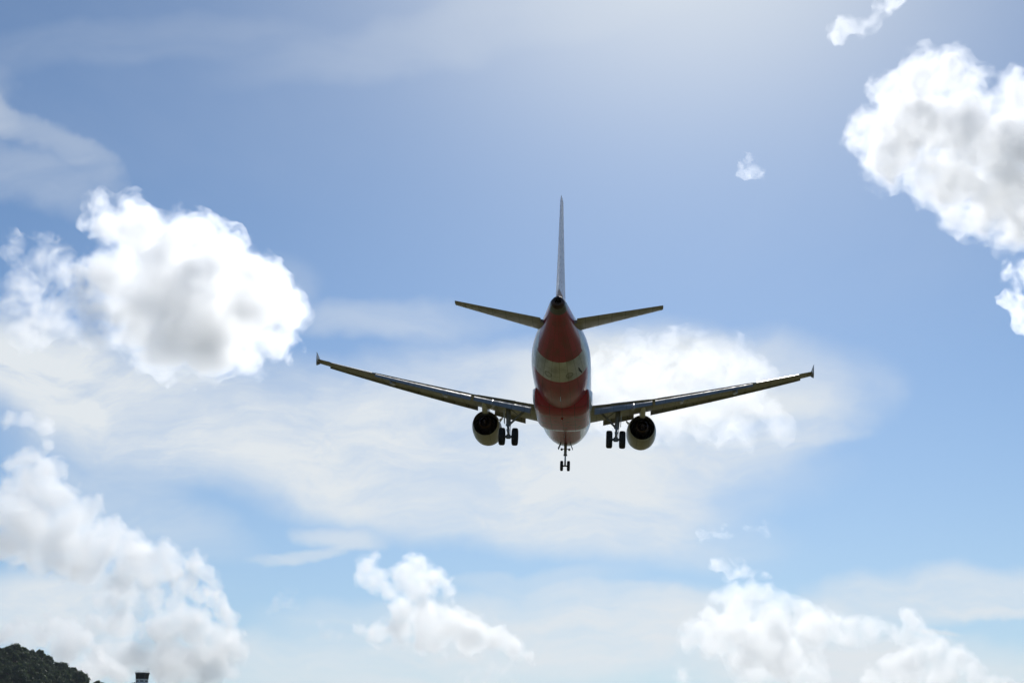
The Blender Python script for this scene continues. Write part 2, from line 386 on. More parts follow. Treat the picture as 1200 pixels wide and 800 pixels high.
def tail_piece(mb, sx, y0, y1, xs, cf, defl, dx, dz, t=.13, steps=8):
    """flap or aileron: section of chord cf whose nose sits at chord fraction xs+dx, turned down by defl"""
    rings = []
    for i in range(steps + 1):
        y = y0 + (y1 - y0) * i / steps; c = te(y) - le(y); ring = []
        a = R(defl); N = 12; pu, pl = [], []
        for j in range(N + 1):
            b = (1 - math.cos(math.pi * j / N)) / 2
            for lst, sg in ((pu, 1), (pl, -1)):
                px, pz = b * cf, (sg * af(b, t) + .07 * (1 - (2 * b - 1) ** 2) * (1 if sg > 0 else .55)) * cf
                qx = px * math.cos(a) + pz * math.sin(a); qz = -px * math.sin(a) + pz * math.cos(a)
                lst.append(wp(sx, y, xs + dx + qx, camber(xs) + dz + qz))
        rings.append(pu[::-1] + pl[1:])
    mb.ring_loft(rings)
def slat_piece(mb, sx, y0, y1, steps=6, defl=24):
    rings = []
    for i in range(steps + 1):
        y = y0 + (y1 - y0) * i / steps; t = thick(y) * 1.05; a = R(defl); out = []; inn = []
        for j in range(9):
            b = j / 8; x = .155 * b * b; out.append((x, camber(x) + af(x, t)))
        low = []
        for j in range(1, 5):
            x = .05 * (j / 4) ** 2; low.append((x, camber(x) - af(x, t)))
        for j in range(7):
            b = j / 6; x = .05 + .105 * b; inn.append((x, -.012 + (camber(.155) + af(.155, t) - .004 + .012) * b ** .6 if j else camber(x) - af(x, t) + .006))
        prof = out[::-1] + low + inn[:-1]
        ring = []
        for (x, z) in prof:
            px, pz = x - .1, z; qx = px * math.cos(a) - pz * math.sin(a) * -1; qz = px * math.sin(a) + pz * math.cos(a)
            qx = px * math.cos(a) - pz * math.sin(a)
            ring.append(wp(sx, y, .1 + qx - .075, qz - .035))
        rings.append(ring)
    mb.ring_loft(rings)
def make_wing(sx):
    mb = MB(); rings = []
    seq = []
    for i in range(9): seq.append((1.2 + (6.4 - 1.2) * i / 8, .86, .74))
    for i in range(1, 11): seq.append((6.4 + (13.2 - 6.4) * i / 10, .86, .74))
    seq += [(13.21, .76, .75), (14.5, .76, .75), (16.2, .76, .75), (16.21, 1, 1), (16.6, 1, 1), (16.9, 1, 1), (17.03, .98, .98)]
    for y, xu, xl in seq: rings.append(wing_ring(sx, y, xu, xl))
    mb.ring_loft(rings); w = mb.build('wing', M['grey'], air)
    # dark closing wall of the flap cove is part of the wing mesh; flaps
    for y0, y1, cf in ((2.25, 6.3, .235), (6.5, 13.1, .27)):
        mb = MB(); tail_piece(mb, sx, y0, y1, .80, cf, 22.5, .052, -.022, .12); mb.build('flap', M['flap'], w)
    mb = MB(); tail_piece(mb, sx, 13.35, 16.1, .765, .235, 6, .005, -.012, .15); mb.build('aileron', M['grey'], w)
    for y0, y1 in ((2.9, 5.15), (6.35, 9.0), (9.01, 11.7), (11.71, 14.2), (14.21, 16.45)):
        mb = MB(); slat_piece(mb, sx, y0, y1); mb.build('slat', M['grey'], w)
    # spoilers lie on the upper surface
    for y0, y1 in ((3.4, 6.1), (6.7, 8.2), (8.25, 9.75), (9.8, 11.3), (11.35, 12.85)):
        mb = MB(); ring = []
        for y in (y0, y1):
            t = thick(y); a = [wp(sx, y, x, camber(x) + af(x, t) + .004) for x in (.70, .78, .855)]; b2 = [wp(sx, y, x, camber(x) + af(x, t) - .001) for x in (.855, .78, .70)]
            ring.append(a + b2)
        mb.ring_loft(ring); mb.build('spoiler', M['grey'], w)
    # wing tip fence: swept plate above and below
    mb = MB(); yt = 17.05
    o = [(20.35, .86), (20.9, 1.08), (21.75, 1.28), (22.0, 1.28), (21.98, 1.15), (22.05, .82), (21.95, .60), (21.85, .42), (21.65, .40), (21.0, .60), (20.5, .78)]
    A = []; B = []
    for s, z in o:
        ox = yt + .015 + abs(z - .82) * .10; th = .018 if abs(z - .82) > .25 else .045
        A.append(P3(s, sx * (ox - th / 2), z)); B.append(P3(s, sx * (ox + th / 2), z))
    mb.ring_loft([A, B]); mb.build('wingtip_fence', M['grey'], w)
    # flap track fairings: slim canoes, tails drooped with the flaps
    for y in (5.0, 8.35, 12.0):
        mb = MB(); c = te(y) - le(y); z0 = wz(y); k = .75 + .35 * c / 4; s0 = te(y)
        pts = [(-2.1, -.12, .03), (-1.7, -.24, .12), (-1.1, -.36, .16), (-.5, -.44, .17), (-.1, -.54, .16), (.2, -.68, .12), (.42, -.80, .07), (.52, -.88, .025)]
        rings = []
        for ds, dz, r in pts:
            ctr = P3(s0 + ds * k - .1, sx * y, z0 + dz * k * .62 - .03)
            rings.append([ctr + Vector((r * k * .8 * math.cos(2 * math.pi * j / 14), 0, r * k * 1.15 * math.sin(2 * math.pi * j / 14))) for j in range(14)])
        mb.ring_loft(rings); mb.build('flap_track_fairing', M['grey'], w)
    return w
for sx in (-1, 1): make_wing(sx)

# ---- engines
def make_engine(sx):
    y0 = 5.75; cz = -2.10; s0 = 10.6
    mb = MB(); ax = (0, -1, .035); c = P3(s0, sx * y0, cz - .12)
    mb.lathe(c, ax, [(1.2, .80), (.5, .82), (.12, .88), (.0, .94), (.06, 1.0), (.3, 1.05), (.8, 1.09), (1.5, 1.10), (2.3, 1.085), (3.0, 1.03), (3.7, .925), (3.72, .905), (3.4, .92), (2.6, .94), (1.9, .94)], 56)
    e = mb.build('engine', M['cowl'], air, angle=50)
    def sub(name, prof, mat, cap=(False, True), n=44):
        m_ = MB(); m_.lathe(c, ax, prof, n, cap); return m_.build(name, mat, e)
    sub('bypass_duct', [(1.9, .938), (1.95, .5), (1.95, .1), (1.96, .01)], M['dark'])
    sub('core_cowl', [(1.9, .60), (2.6, .62), (3.2, .56), (3.8, .47), (4.2, .39), (4.22, .37), (4.0, .375), (3.7, .38)], M['hot'], (True, False))
    sub('exhaust_plug', [(3.7, .38), (3.75, .25), (4.0, .22), (4.4, .10), (4.6, .03)], M['hot'], (True, True))
    sub('fan', [(1.1, .80), (1.12, .30), (.8, .2), (.55, .02)], M['metal'])
    # pylon
    m_ = MB(); rings = []
    for ds, zb, zt, w in ((1.2, 1.0, 1.06, .05), (1.9, 1.02, 1.28, .17), (2.9, .95, 1.42, .2), (3.7, .70, 1.45, .21), (4.6, .52, 1.40, .20), (5.4, .72, 1.32, .17), (6.3, 1.0, 1.26, .11), (7.0, 1.12, 1.2, .04)):
        p = c + Vector((0, -ds, ds * .035))
        rings.append([p + Vector((x * w, 0, z)) for x, z in ((-1, zb + .06), (-.5, zb), (.5, zb), (1, zb + .06), (1, zt), (-1, zt))])
    m_.ring_loft(rings); m_.build('pylon', M['white'], e)
    # strake on the inboard shoulder
    m_ = MB(); a = R(38); d = Vector((-sx * math.cos(a), 0, math.sin(a)))
    q = [c + Vector((0, -h, 0)) + d * r for h, r in ((.75, 1.06), (2.0, 1.04), (2.0, 1.46), (1.55, 1.43))]
    m_.slab(q, .05); m_.build('nacelle_strake', M['cowl'], e)
for sx in (-1, 1): make_engine(sx)

# ---- tail
def tail_ring(p_le, chord, t, up, n=14, x0=0.0, x1=1.0):
    """section with chord aft along -y, thickness along unit vector up"""
    a, b = [], []
    for i in range(n + 1):
        x = x0 + (x1 - x0) * (1 - math.cos(math.pi * i / n)) / 2; h = af(x, t) * chord
        a.append(p_le + Vector((0, -x * chord, 0)) + up * h); b.append(p_le + Vector((0, -x * chord, 0)) - up * h)
    return a[::-1] + b[1:-1] if x1 >= 1 else a[::-1] + b[1:]
def make_stab(sx):
    mb = MB(); eb = MB(); R1, R2 = [], []
    up = Vector((-sx * math.sin(R(6)), 0, math.cos(R(6))))
    tilt = Matrix.Rotation(R(3.0), 4, 'X')
    def sec(f, x0, x1, n):
        x = .6 + (6.22 - .6) * f; c = 4.05 + (1.32 - 4.05) * f; s = 31.15 + (35.05 - 31.15) * f; z = .93 + (x - .6) * .115
        p0 = P3(s + .4 * c, sx * x, z)
        return [p0 + tilt @ (q - p0) for q in tail_ring(P3(s, sx * x, z), c, .10, up, n, x0, x1)]
    for i in range(11): R1.append(sec(i / 10, 0, .72, 14))
    for i in range(11): R2.append(sec(.09 + .905 * i / 10, .724, 1.0, 8))
    mb.ring_loft(R1); st = mb.build('horizontal_stabilizer', M['grey'], air)
    eb.ring_loft(R2); eb.build('elevator', M['grey'], st)
for sx in (-1, 1): make_stab(sx)
def make_fin():
    mb = MB(); rb = MB(); R1, R2 = [], []; up = Vector((1, 0, 0))
    for i in range(11):
        f = i / 10; z = 1.85 + (7.93 - 1.85) * f; s = 29.2 + (35.15 - 29.2) * f - .35 * max(0, .12 - f) / .12; c = 36.1 + 1.25 * f - s
        R1.append(tail_ring(P3(s, 0, z), c, .10 - .012 * f, up, 14, 0, .70))
        if f > .05: R2.append(tail_ring(P3(s, 0, z), c, .10 - .012 * f, up, 8, .705, 1.0))
    R1.append(tail_ring(P3(35.5, 0, 7.99), 1.3, .05, up, 14, 0, .7))
    mb.ring_loft(R1); v = mb.build('vertical_stabilizer', M['fin'], air)
    rb.ring_loft(R2); rb.build('rudder', M['fin'], v)
make_fin()

# ---- landing gear
def wheel(c, rad, w, parent):
    mb = MB(); h = w / 2
    prof = [(-h * .55, rad * .52), (-h * .9, rad * .60), (-h, rad * .78), (-h * .86, rad * .93), (-h * .5, rad * .995), (0, rad), (h * .5, rad * .995), (h * .86, rad * .93), (h, rad * .78), (h * .9, rad * .60), (h * .55, rad * .52)]
    mb.lathe(c, (1, 0, 0), prof, 36, (False, False)); mb.cur = 1
    mb.lathe(c, (1, 0, 0), [(-h * .52, rad * .1), (-h * .5, rad * .3), (-h * .35, rad * .46), (-h * .6, rad * .54)], 28, (True, False))
    mb.lathe(c, (1, 0, 0), [(h * .52, rad * .1), (h * .5, rad * .3), (h * .35, rad * .46), (h * .6, rad * .54)], 28, (True, False))
    return mb.build('wheel', [M['tyre'], M['rim']], parent)
def make_main(sx):
    x = 3.8; s = 17.9; top = P3(17.7, sx * (x + .12), -1.25); ax = P3(s, sx * x, -3.62)
    mb = MB(); d = (ax - top)
    mb.tube([top, top + d * .66], [.155, .15], 18); mb.tube([top + d * .60, top + d * .64, top + d * .66], [.15, .19, .19], 18)
    mb.tube([ax + Vector((-.30, 0, 0)), ax + Vector((.30, 0, 0))], .095, 14)
    mb.tube([ax + Vector((0, 0, .16)), ax + Vector((0, 0, -.14))], [.15, .16], 14)
    for a, b, r in ((.66, .80, .05), (.80, .97, .045)):                 # torque links behind the leg
        p0 = top + d * a + Vector((0, -.12 if a < .7 else -.42, 0)); p1 = top + d * b + Vector((0, -.42 if a < .7 else -.1, 0))
        mb.tube([p0 + Vector((.08, 0, 0)), p1], r, 8); mb.tube([p0 - Vector((.08, 0, 0)), p1], r, 8)
    mb.tube([top + d * .1 + Vector((.17, -.08, 0)), top + d * .5 + Vector((.17, -.1, 0)), top + d * .95 + Vector((.13, -.15, 0))], .022, 6)
    gear = mb.build('main_landing_gear', M['gear'], air)
    mb = MB(); mb.tube([top + d * .62, ax], .085, 16); mb.build('oleo_piston', M['chrome'], gear)
    for k in (-1, 1): wheel(ax + Vector((k * .46, 0, 0)), .63, .45, gear)
    mb = MB(); q0 = P3(17.6, sx * 2.45, -1.45); q1 = top + d * .66
    mid = (q0 + q1) / 2 + Vector((0, 0, .03)); mb.tube([q0, mid], .09, 10); mb.tube([mid, q1], .08, 10); mb.tube([mid + Vector((0, 0, .05)), top + d * .12 + Vector((-sx * .1, 0, 0))], .035, 8)
    mb.build('side_brace', M['gear'], gear)
    mb = MB(); mb.slab([top + Vector((sx * .30, .55, .05)), top + Vector((sx * .30, -.45, .05)), top + d * .58 + Vector((sx * .27, -.35, 0)), top + d * .58 + Vector((sx * .27, .45, 0))], .05)
    mb.build('gear_door', M['white'], gear)
for sx in (-1, 1): make_main(sx)
def make_nose():
    top = P3(5.35, 0, -1.75); ax = P3(5.05, 0, -3.78); d = ax - top
    mb = MB(); mb.tube([top, top + d * .62], [.125, .115], 16); mb.tube([top + d * .55, top + d * .62], [.15, .15], 16)
    mb.tube([ax - Vector((.2, 0, 0)), ax + Vector((.2, 0, 0))], .065, 12)
    mb.tube([top + Vector((0, 1.0, -.1)), top + d * .45], .06, 10)
    mb.tube([top + d * .35 + Vector((-.33, 0, 0)), top + d * .35 + Vector((.33, 0, 0))], .03, 8)
    for a, b, ya, yb in ((.62, .78, -.1, -.33), (.78, .95, -.33, -.06)):
        mb.tube([top + d * a + Vector((0, ya, 0)), top + d * b + Vector((0, yb, 0))], .045, 8)
    n = mb.build('nose_landing_gear', M['gear'], air)
    mb = MB(); mb.tube([top + d * .6, ax], .07, 14); mb.build('oleo_piston', M['chrome'], n)
    for k in (-1, 1): wheel(ax + Vector((k * .27, 0, 0)), .41, .24, n)
    for k in (-1, 1):
        mb = MB(); mb.lathe(top + d * .36 + Vector((k * .30, .08, 0)), (0, 1, 0), [(-.08, .05), (0, .10), (.06, .10)], 14, (True, True)); mb.build('taxi_light', M['gear'], n)
        mb = MB(); mb.slab([P3(4.6, k * .36, -1.95), P3(6.1, k * .36, -2.04), P3(6.05, k * .58, -2.52), P3(4.65, k * .56, -2.45)], .03); mb.build('gear_door', M['cove'], n)
make_nose()
# ------------------------------------------------------------------ ground, hill
def structure(o): o['kind'] = 'structure'; return o
m, g, b = new_mat('dry_grass_ground'); tcg = g.new('ShaderNodeTexCoord')
c = g.mix(g.ramp(g.noise(tcg.outputs['Object'], .02, 6), .35, .65), GROUND_A, GROUND_B); g.link(g.mix(g.ramp(g.noise(tcg.outputs['Object'], 1.7, 8), .3, .7, 0, .5), c, tuple(v * .6 for v in GROUND_A)), b.inputs['Base Color'])
b.inputs['Roughness'].default_value = .95; b.inputs['Specular IOR Level'].default_value = .1
mb = MB(); rr = [0.0, 60, 200, 600, 1500, 4000, 12000, 40000, 90000]; NS = 64
mb.v.append((0, 0, 0))
for r_ in rr[1:]: mb.v += [(r_ * math.cos(2 * math.pi * j / NS), r_ * math.sin(2 * math.pi * j / NS), 0) for j in range(NS)]
for j in range(NS): mb.face((0, 1 + j, 1 + (j + 1) % NS))
for i in range(len(rr) - 2):
    for j in range(NS):
        k2 = (j + 1) % NS; a0 = 1 + i * NS; a1 = a0 + NS
        mb.face((a0 + j, a1 + j, a1 + k2, a0 + k2))
structure(mb.build('ground', m, smooth=False))

HD = 1500.0                                            # distance of the wooded hill
def hill_h(x, y):
    t = np.interp(x, [-900, -700, -560, -540, -519, -505, -484, -470, -448, -430, -420, -398, -380, -350, -320], [60, 95, 101, 97, 96, 92, 97.5, 88, 80.5, 71, 62, 48, 32, 8, 0])
    f = math.exp(-((y - HD) / 260) ** 2) if y < HD else math.exp(-((y - HD) / 420) ** 2)
    return t * f + 1.2 * noise.noise(Vector((x / 40, y / 40, 0))) * min(1, t / 40) * f - .5
m, g, b = new_mat('forest_floor'); tcg = g.new('ShaderNodeTexCoord')
g.link(g.mix(g.noise(tcg.outputs['Object'], .1, 5), (.05, .06, .035), (.06, .07, .04)), b.inputs['Base Color']); b.inputs['Roughness'].default_value = 1
mb = MB(); nx, ny = 70, 50; X0, X1, Y0, Y1 = -1000, -300, 950, 2150
for i in range(nx + 1):
    for j in range(ny + 1):
        x, y = X0 + (X1 - X0) * i / nx, Y0 + (Y1 - Y0) * j / ny
        mb.v.append((x, y, hill_h(x, y)))
for i in range(nx):
    for j in range(ny):
        a = i * (ny + 1) + j; mb.face((a, a + 1, a + ny + 2, a + ny + 1))
structure(mb.build('hill', m))

# ------------------------------------------------------------------ trees of the hill
def leaf_mat(name, ca, cb):
    m, g, b = new_mat(name); oi = g.new('ShaderNodeObjectInfo'); geo = g.new('ShaderNodeTexCoord')
    n = g.noise(geo.outputs['Object'], 1.1, 3)
    c = g.mix(g.math('ADD', g.math('MULTIPLY', n, .6), g.math('MULTIPLY', oi.outputs['Random'], .5)), ca, cb)
    g.link(c, b.inputs['Base Color']); b.inputs['Roughness'].default_value = .6; b.inputs['Specular IOR Level'].default_value = .25
    tl = g.new('ShaderNodeBsdfTranslucent'); g.link(c, tl.inputs['Color']); mx = g.new('ShaderNodeMixShader'); mx.inputs[0].default_value = .45
    g.link(b.outputs[0], mx.inputs[1]); g.link(tl.outputs[0], mx.inputs[2]); o = [n for n in g.n if n.type == 'OUTPUT_MATERIAL'][0]; g.link(mx.outputs[0], o.inputs['Surface'])
    return m
LEAF = leaf_mat('broadleaf_foliage', (.055, .095, .04), (.12, .15, .07))
BARK = paint('tree_bark', (.11, .085, .06), .9)
def crown_mesh(seed, rad, hgt, n):
    """many small leaf clumps spread over uneven lobes"""
    rnd = random.Random(seed); mb = MB(); lobes = []
    for i in range(20):
        a = rnd.uniform(0, 6.28); d = rad * math.sqrt(rnd.random()) * .9
        lobes.append((Vector((d * math.cos(a), d * math.sin(a), hgt * (.3 + rnd.uniform(.25, .62) * (1.15 - (d / rad) ** 2)))), rad * rnd.uniform(.18, .42)))
    for i in range(n):
        c, r = rnd.choice(lobes); dv = Vector((rnd.gauss(0, 1), rnd.gauss(0, 1), rnd.gauss(.25, 1))).normalized()
        p = c + dv * (r * rnd.uniform(.55, 1.08)); s = rnd.uniform(.35, .85)
        nrm = (dv + Vector((rnd.gauss(0, .6), rnd.gauss(0, .6), rnd.gauss(.3, .6)))).normalized(); u = nrm.orthogonal().normalized(); w = nrm.cross(u)
        o = len(mb.v); k = rnd.randint(5, 6); ph = rnd.uniform(0, 6)
        for j in range(k):
            q = 2 * math.pi * j / k + ph; rr_ = s * rnd.uniform(.6, 1.2)
            mb.v.append(tuple(p + (u * math.cos(q) + w * math.sin(q)) * rr_ + nrm * rnd.uniform(-.15, .15)))
        mb.face(tuple(range(o, o + k)))
    return mb
def trunk_mesh(h, r, rad, seed):
    rnd = random.Random(seed); mb = MB(); mb.tube([(0, 0, -1), (.1, 0, h * .4), (.0, .1, h)], [r * 1.3, r, r * .5], 8)
    for i in range(5):
        a = i * 1.26 + rnd.random(); z0 = h * rnd.uniform(.5, .9)
        mb.tube([(.05, .05, z0), (math.cos(a) * rad * .3, math.sin(a) * rad * .3, z0 + h * .25), (math.cos(a) * rad * .6, math.sin(a) * rad * .6, z0 + h * .4)], [r * .5, r * .3, r * .12], 6)
    return mb
HG = 'broadleaf trees covering the hill'
HL = 'dark green broadleaf tree in the dense wood on the hill slope'
protos = []
for k, (rad, hgt) in enumerate(((4.6, 7.5), (5.4, 8.5), (3.8, 7.0), (5.0, 6.5))):
    root = bpy.data.objects.new('broadleaf_tree', None); col.objects.link(root)
    cr = crown_mesh(20 + k, rad, hgt, 1300).build('crown', LEAF, root, smooth=False); cr.location.z = 3.5
    trunk_mesh(7, .28, rad, k).build('trunk', BARK, root)
    protos.append(root)
used = set()
def plant(x, y, z, sc_, rz, kind, label=HL, group=HG):
    p = protos[kind]
    if kind in used:
        root = p.copy(); col.objects.link(root)
        for ch in p.children:
            c2 = ch.copy(); col.objects.link(c2); c2.parent = root
    else: root = p; used.add(kind)
    root.location = (x, y, z - 3.2 * sc_); root.rotation_euler = (0, 0, rz); root.scale = (sc_, sc_, sc_ * random.uniform(.9, 1.15))
    root['label'] = label; root['category'] = 'tree'
    if group: root['group'] = group
    elif 'group' in root.keys(): del root['group']
    return root
def photo_xy(p):
    v = Vector(p) - CAM_POS; d = v.dot(C_FWD); return 600 + F_PX * v.dot(C_RIGHT) / d, 400 - F_PX * v.dot(C_UP) / d
rt_ = random.Random(5); n_t = 0
for y in range(1330, 1545, 10):
    x = -620.0
    while x < -370:
        xx, yy = x + rt_.uniform(-3, 3), y + rt_.uniform(-5, 5); z = hill_h(xx, yy)
        px, py = photo_xy((xx, yy, z + 6))
        if -14 < px < 120 and py < 812 and z > 4:
            plant(xx, yy, z, rt_.uniform(.6, 1.25) if rt_.random() < .8 else rt_.uniform(1.1, 1.5), rt_.uniform(0, 6.28), rt_.randint(0, 3)); n_t += 1
        x += rt_.uniform(5.5, 9.5)
print('trees on hill', n_t)

# ------------------------------------------------------------------ the moist air over the ground
hm = bpy.data.materials.new('moist_air'); hm.use_nodes = True; hm.node_tree.nodes.clear(); g = Nodes(hm.node_tree)
o_ = g.new('ShaderNodeOutputMaterial'); pv = g.new('ShaderNodeVolumePrincipled'); pv.inputs['Color'].default_value = (.80, .88, 1, 1); pv.inputs['Density'].default_value = HAZE; pv.inputs['Anisotropy'].default_value = .3
g.link(pv.outputs[0], o_.inputs['Volume'])
mb = MB(); hx = 91000
mb.ring_loft([[(-hx, -hx, z), (hx, -hx, z), (hx, hx, z), (-hx, hx, z)] for z in (-2.0, 136.0)])
hz = mb.build('haze', hm, smooth=False); hz['kind'] = 'stuff'
# ------------------------------------------------------------------ control tower
def make_tower():
    d = ray(166.5, 795); dist = 870.0; kx = dist / d.y; top = CAM_POS + d * kx; zt = top.z
    t = bpy.data.objects.new('control_tower', None); col.objects.link(t); t.location = (top.x, top.y, 0); t.rotation_euler = (0, 0, R(12))
    t['label'] = 'airport control tower with a flared dark glass cab, right of the wooded hill'; t['category'] = 'control tower'
    conc = paint('painted_concrete', (.74, .74, .72), .7, 0, .35, .8); glass = paint('tinted_glass', (.012, .016, .022), .12); dk = paint('dark_roof_paint', (.06, .06, .065), .6)
    z1 = zt - .1                                          # sill of the cab glass
    def octa(r, z, n=8): return [(r * math.cos(2 * math.pi * (j + .5) / n), r * math.sin(2 * math.pi * (j + .5) / n), z) for j in range(n)]
    mb = MB(); mb.ring_loft([octa(3.3, 0), octa(3.1, z1 - 6.4)]); mb.build('shaft', conc, t, smooth=False)
    mb = MB(); mb.ring_loft([octa(3.15, z1 - 6.4), octa(5.0, z1 - 4.6), octa(5.0, z1 - 3.4)]); base = mb.build('gallery', conc, t, smooth=False)
    mb = MB()
    for j in range(8):
        a = 2 * math.pi * (j + .5) / 8; b = 2 * math.pi * (j + 1.5) / 8
        pa, pb = Vector((4.85 * math.cos(a), 4.85 * math.sin(a), z1 - 3.4)), Vector((4.85 * math.cos(b), 4.85 * math.sin(b), z1 - 3.4))
        for h in (.55, 1.05): mb.tube([pa + Vector((0, 0, h)), pb + Vector((0, 0, h))], .03, 6)
        for f in (0, .33, .66): p = pa.lerp(pb, f); mb.tube([p, p + Vector((0, 0, 1.08))], .03, 6)
    mb.build('railing', dk, base)
    mb = MB(); mb.ring_loft([octa(3.75, z1 - 3.4), octa(3.75, z1 - .35), octa(3.95, z1 - .3), octa(3.95, z1)]); wl = mb.build('cab_wall', conc, t, smooth=False)
    for j in range(8):                                    # slit windows of the floor under the cab
        a = 2 * math.pi * (j + 1) / 8; n_ = Vector((math.cos(a), math.sin(a), 0)); u = Vector((-n_.y, n_.x, 0)); r0 = 3.75 * math.cos(math.pi / 8) + .02
        mb = MB(); mb.slab([n_ * r0 - u * .95 + Vector((0, 0, z1 - 1.5)), n_ * r0 + u * .95 + Vector((0, 0, z1 - 1.5)), n_ * r0 + u * .95 + Vector((0, 0, z1 - .85)), n_ * r0 - u * .95 + Vector((0, 0, z1 - .85))], .05); mb.build('window', glass, wl, smooth=False)
    mb = MB(); mb.ring_loft([octa(3.7, z1), octa(4.05, z1 + 2.9)]); cab = mb.build('cab_glass', glass, t, smooth=False)
    mb = MB()
    for p, q in zip(octa(3.74, z1), octa(4.09, z1 + 2.9)): mb.tube([p, q], .07, 6)
    mb.build('mullion', dk, cab)
    mb = MB(); mb.ring_loft([octa(4.25, z1 + 2.9), octa(4.45, z1 + 3.05), octa(4.45, z1 + 3.55), octa(4.1, z1 + 3.7), octa(.5, z1 + 3.85)]); rf = mb.build('roof', dk, t, smooth=False)
    for (x, y, h, r) in ((2.6, -1.5, 2.2, .05), (3.3, .8, 3.0, .05), (-2.2, .5, 1.4, .04), (-3.2, -1.8, 1.1, .04), (.4, 2.0, 1.7, .05)):
        mb = MB(); mb.tube([(x, y, z1 + 3.7), (x, y, z1 + 3.7 + h)], r, 6); mb.tube([(x - .25, y, z1 + 3.5 + h * .9), (x + .25, y, z1 + 3.5 + h * .9)], r * .7, 6); mb.build('antenna', dk, rf)
    mb = MB()
    for p, q in zip(octa(4.2, z1 + 4.55), octa(4.2, z1 + 4.55)[1:] + octa(4.2, z1 + 4.55)[:1]): mb.tube([p, q], .025, 5); mb.tube([(p[0], p[1], z1 + 3.6), p], .025, 5)
    mb.build('railing', dk, rf)
    return t, top
tower, ttop = make_tower()
# two trees that show apart from the wood
p = CAM_POS + ray(115, 800) * 1380; plant(p.x, p.y, p.z - 4.8, 1.0, 1.0, 0, 'small lone round topped tree at the foot of the wooded hill', None)
p = CAM_POS + ray(157, 799.5) * 840; plant(p.x, p.y, p.z - 7.6, .8, 2.0, 2, 'green tree top peeping up at the left side of the control tower', None)
# ------------------------------------------------------------------ cumulus clouds (real volumes, kilometres away)
def cloud_mat(name, dens, aniso=0.55, color=(1, 1, 1), wisp=None):
    m = bpy.data.materials.new(name); m.use_nodes = True; m.node_tree.nodes.clear()
    g = Nodes(m.node_tree)
    o = g.new('ShaderNodeOutputMaterial'); v = g.new('ShaderNodeVolumeScatter')
    v.inputs['Color'].default_value = (*color, 1); v.inputs['Density'].default_value = dens; v.inputs['Anisotropy'].default_value = aniso
    if wisp:                                           # torn fringe: fibrous turbulence instead of even vapour
        k, fine = wisp
        tc = g.new('ShaderNodeTexCoord'); mp = g.new('ShaderNodeMapping'); g.put(mp.inputs[0], tc.outputs['Object']); mp.inputs['Scale'].default_value = (1 / (30 * k),) * 3
        n = g.noise(mp.outputs[0], 1.0, fine, .62, .5)
        g.link(g.ramp(n, .46, .66, 0, dens), v.inputs['Density'])
        m.cycles.homogeneous_volume = False
    g.link(v.outputs[0], o.inputs['Volume'])
    return m
def _unit_ico(sub):
    bm = bmesh.new(); bmesh.ops.create_icosphere(bm, subdivisions=sub, radius=1)
    v = np.array([x.co[:] for x in bm.verts], np.float32); bm.verts.index_update()
    f = np.array([[q.index for q in p.verts] for p in bm.faces], np.int32); bm.free(); return v, f
ICO = {1: _unit_ico(1), 2: _unit_ico(2), 3: _unit_ico(3)}
def mesh_from_arrays(name, V_, F_):
    me = bpy.data.meshes.new(name); n = len(V_); m = len(F_); k = F_.shape[1]
    me.vertices.add(n); me.vertices.foreach_set('co', V_.astype(np.float32).ravel())
    me.loops.add(m * k); me.loops.foreach_set('vertex_index', F_.astype(np.int32).ravel())
    me.polygons.add(m); me.polygons.foreach_set('loop_start', np.arange(0, m * k, k, dtype=np.int32))
    me.update(calc_edges=True); return me
def vnoise(P, seed):
    """vectorised value noise, three channels in -1..1"""
    i = np.floor(P).astype(np.int64); f = P - i; f = f * f * (3 - 2 * f); r = np.zeros((len(P), 3), np.float32)
    for dx in (0, 1):
        for dy in (0, 1):
            for dz in (0, 1):
                w = (f[:, 0] if dx else 1 - f[:, 0]) * (f[:, 1] if dy else 1 - f[:, 1]) * (f[:, 2] if dz else 1 - f[:, 2])
                h = ((i[:, 0] + dx) * 73856093 ^ (i[:, 1] + dy) * 19349663 ^ (i[:, 2] + dz) * 83492791 ^ (seed * 2654435761)) & 0xffffffff
                for c in range(3):
                    q = (h * (1597334677 + 2 * c * 3812015) + c * 958689) & 0xffffffff; q = ((q ^ (q >> 15)) * 2246822519) & 0xffffffff; q = q ^ (q >> 13)
                    r[:, c] += w * (q / 2147483648.0 - 1)
    return r
def remesh(me, vox):
    tmp = bpy.data.objects.new('tmp', me); col.objects.link(tmp)
    rm = tmp.modifiers.new('r', 'REMESH'); rm.mode = 'VOXEL'; rm.voxel_size = vox; rm.use_smooth_shade = True
    dg = bpy.context.evaluated_depsgraph_get(); dg.update()
    e = tmp.evaluated_get(dg).data
    v = np.empty(len(e.vertices) * 3, np.float32); e.vertices.foreach_get('co', v)
    q = np.empty(len(e.loops), np.int32); e.loops.foreach_get('vertex_index', q)
    bpy.data.objects.remove(tmp); bpy.data.meshes.remove(me)
    return v.reshape(-1, 3), q.reshape(-1, 4)
SHELLS = ((8.0, .45), (1.5, .08), (-1.5, .22), (-6.0, .45))            # offset in photo pixels, share of the vapour added there
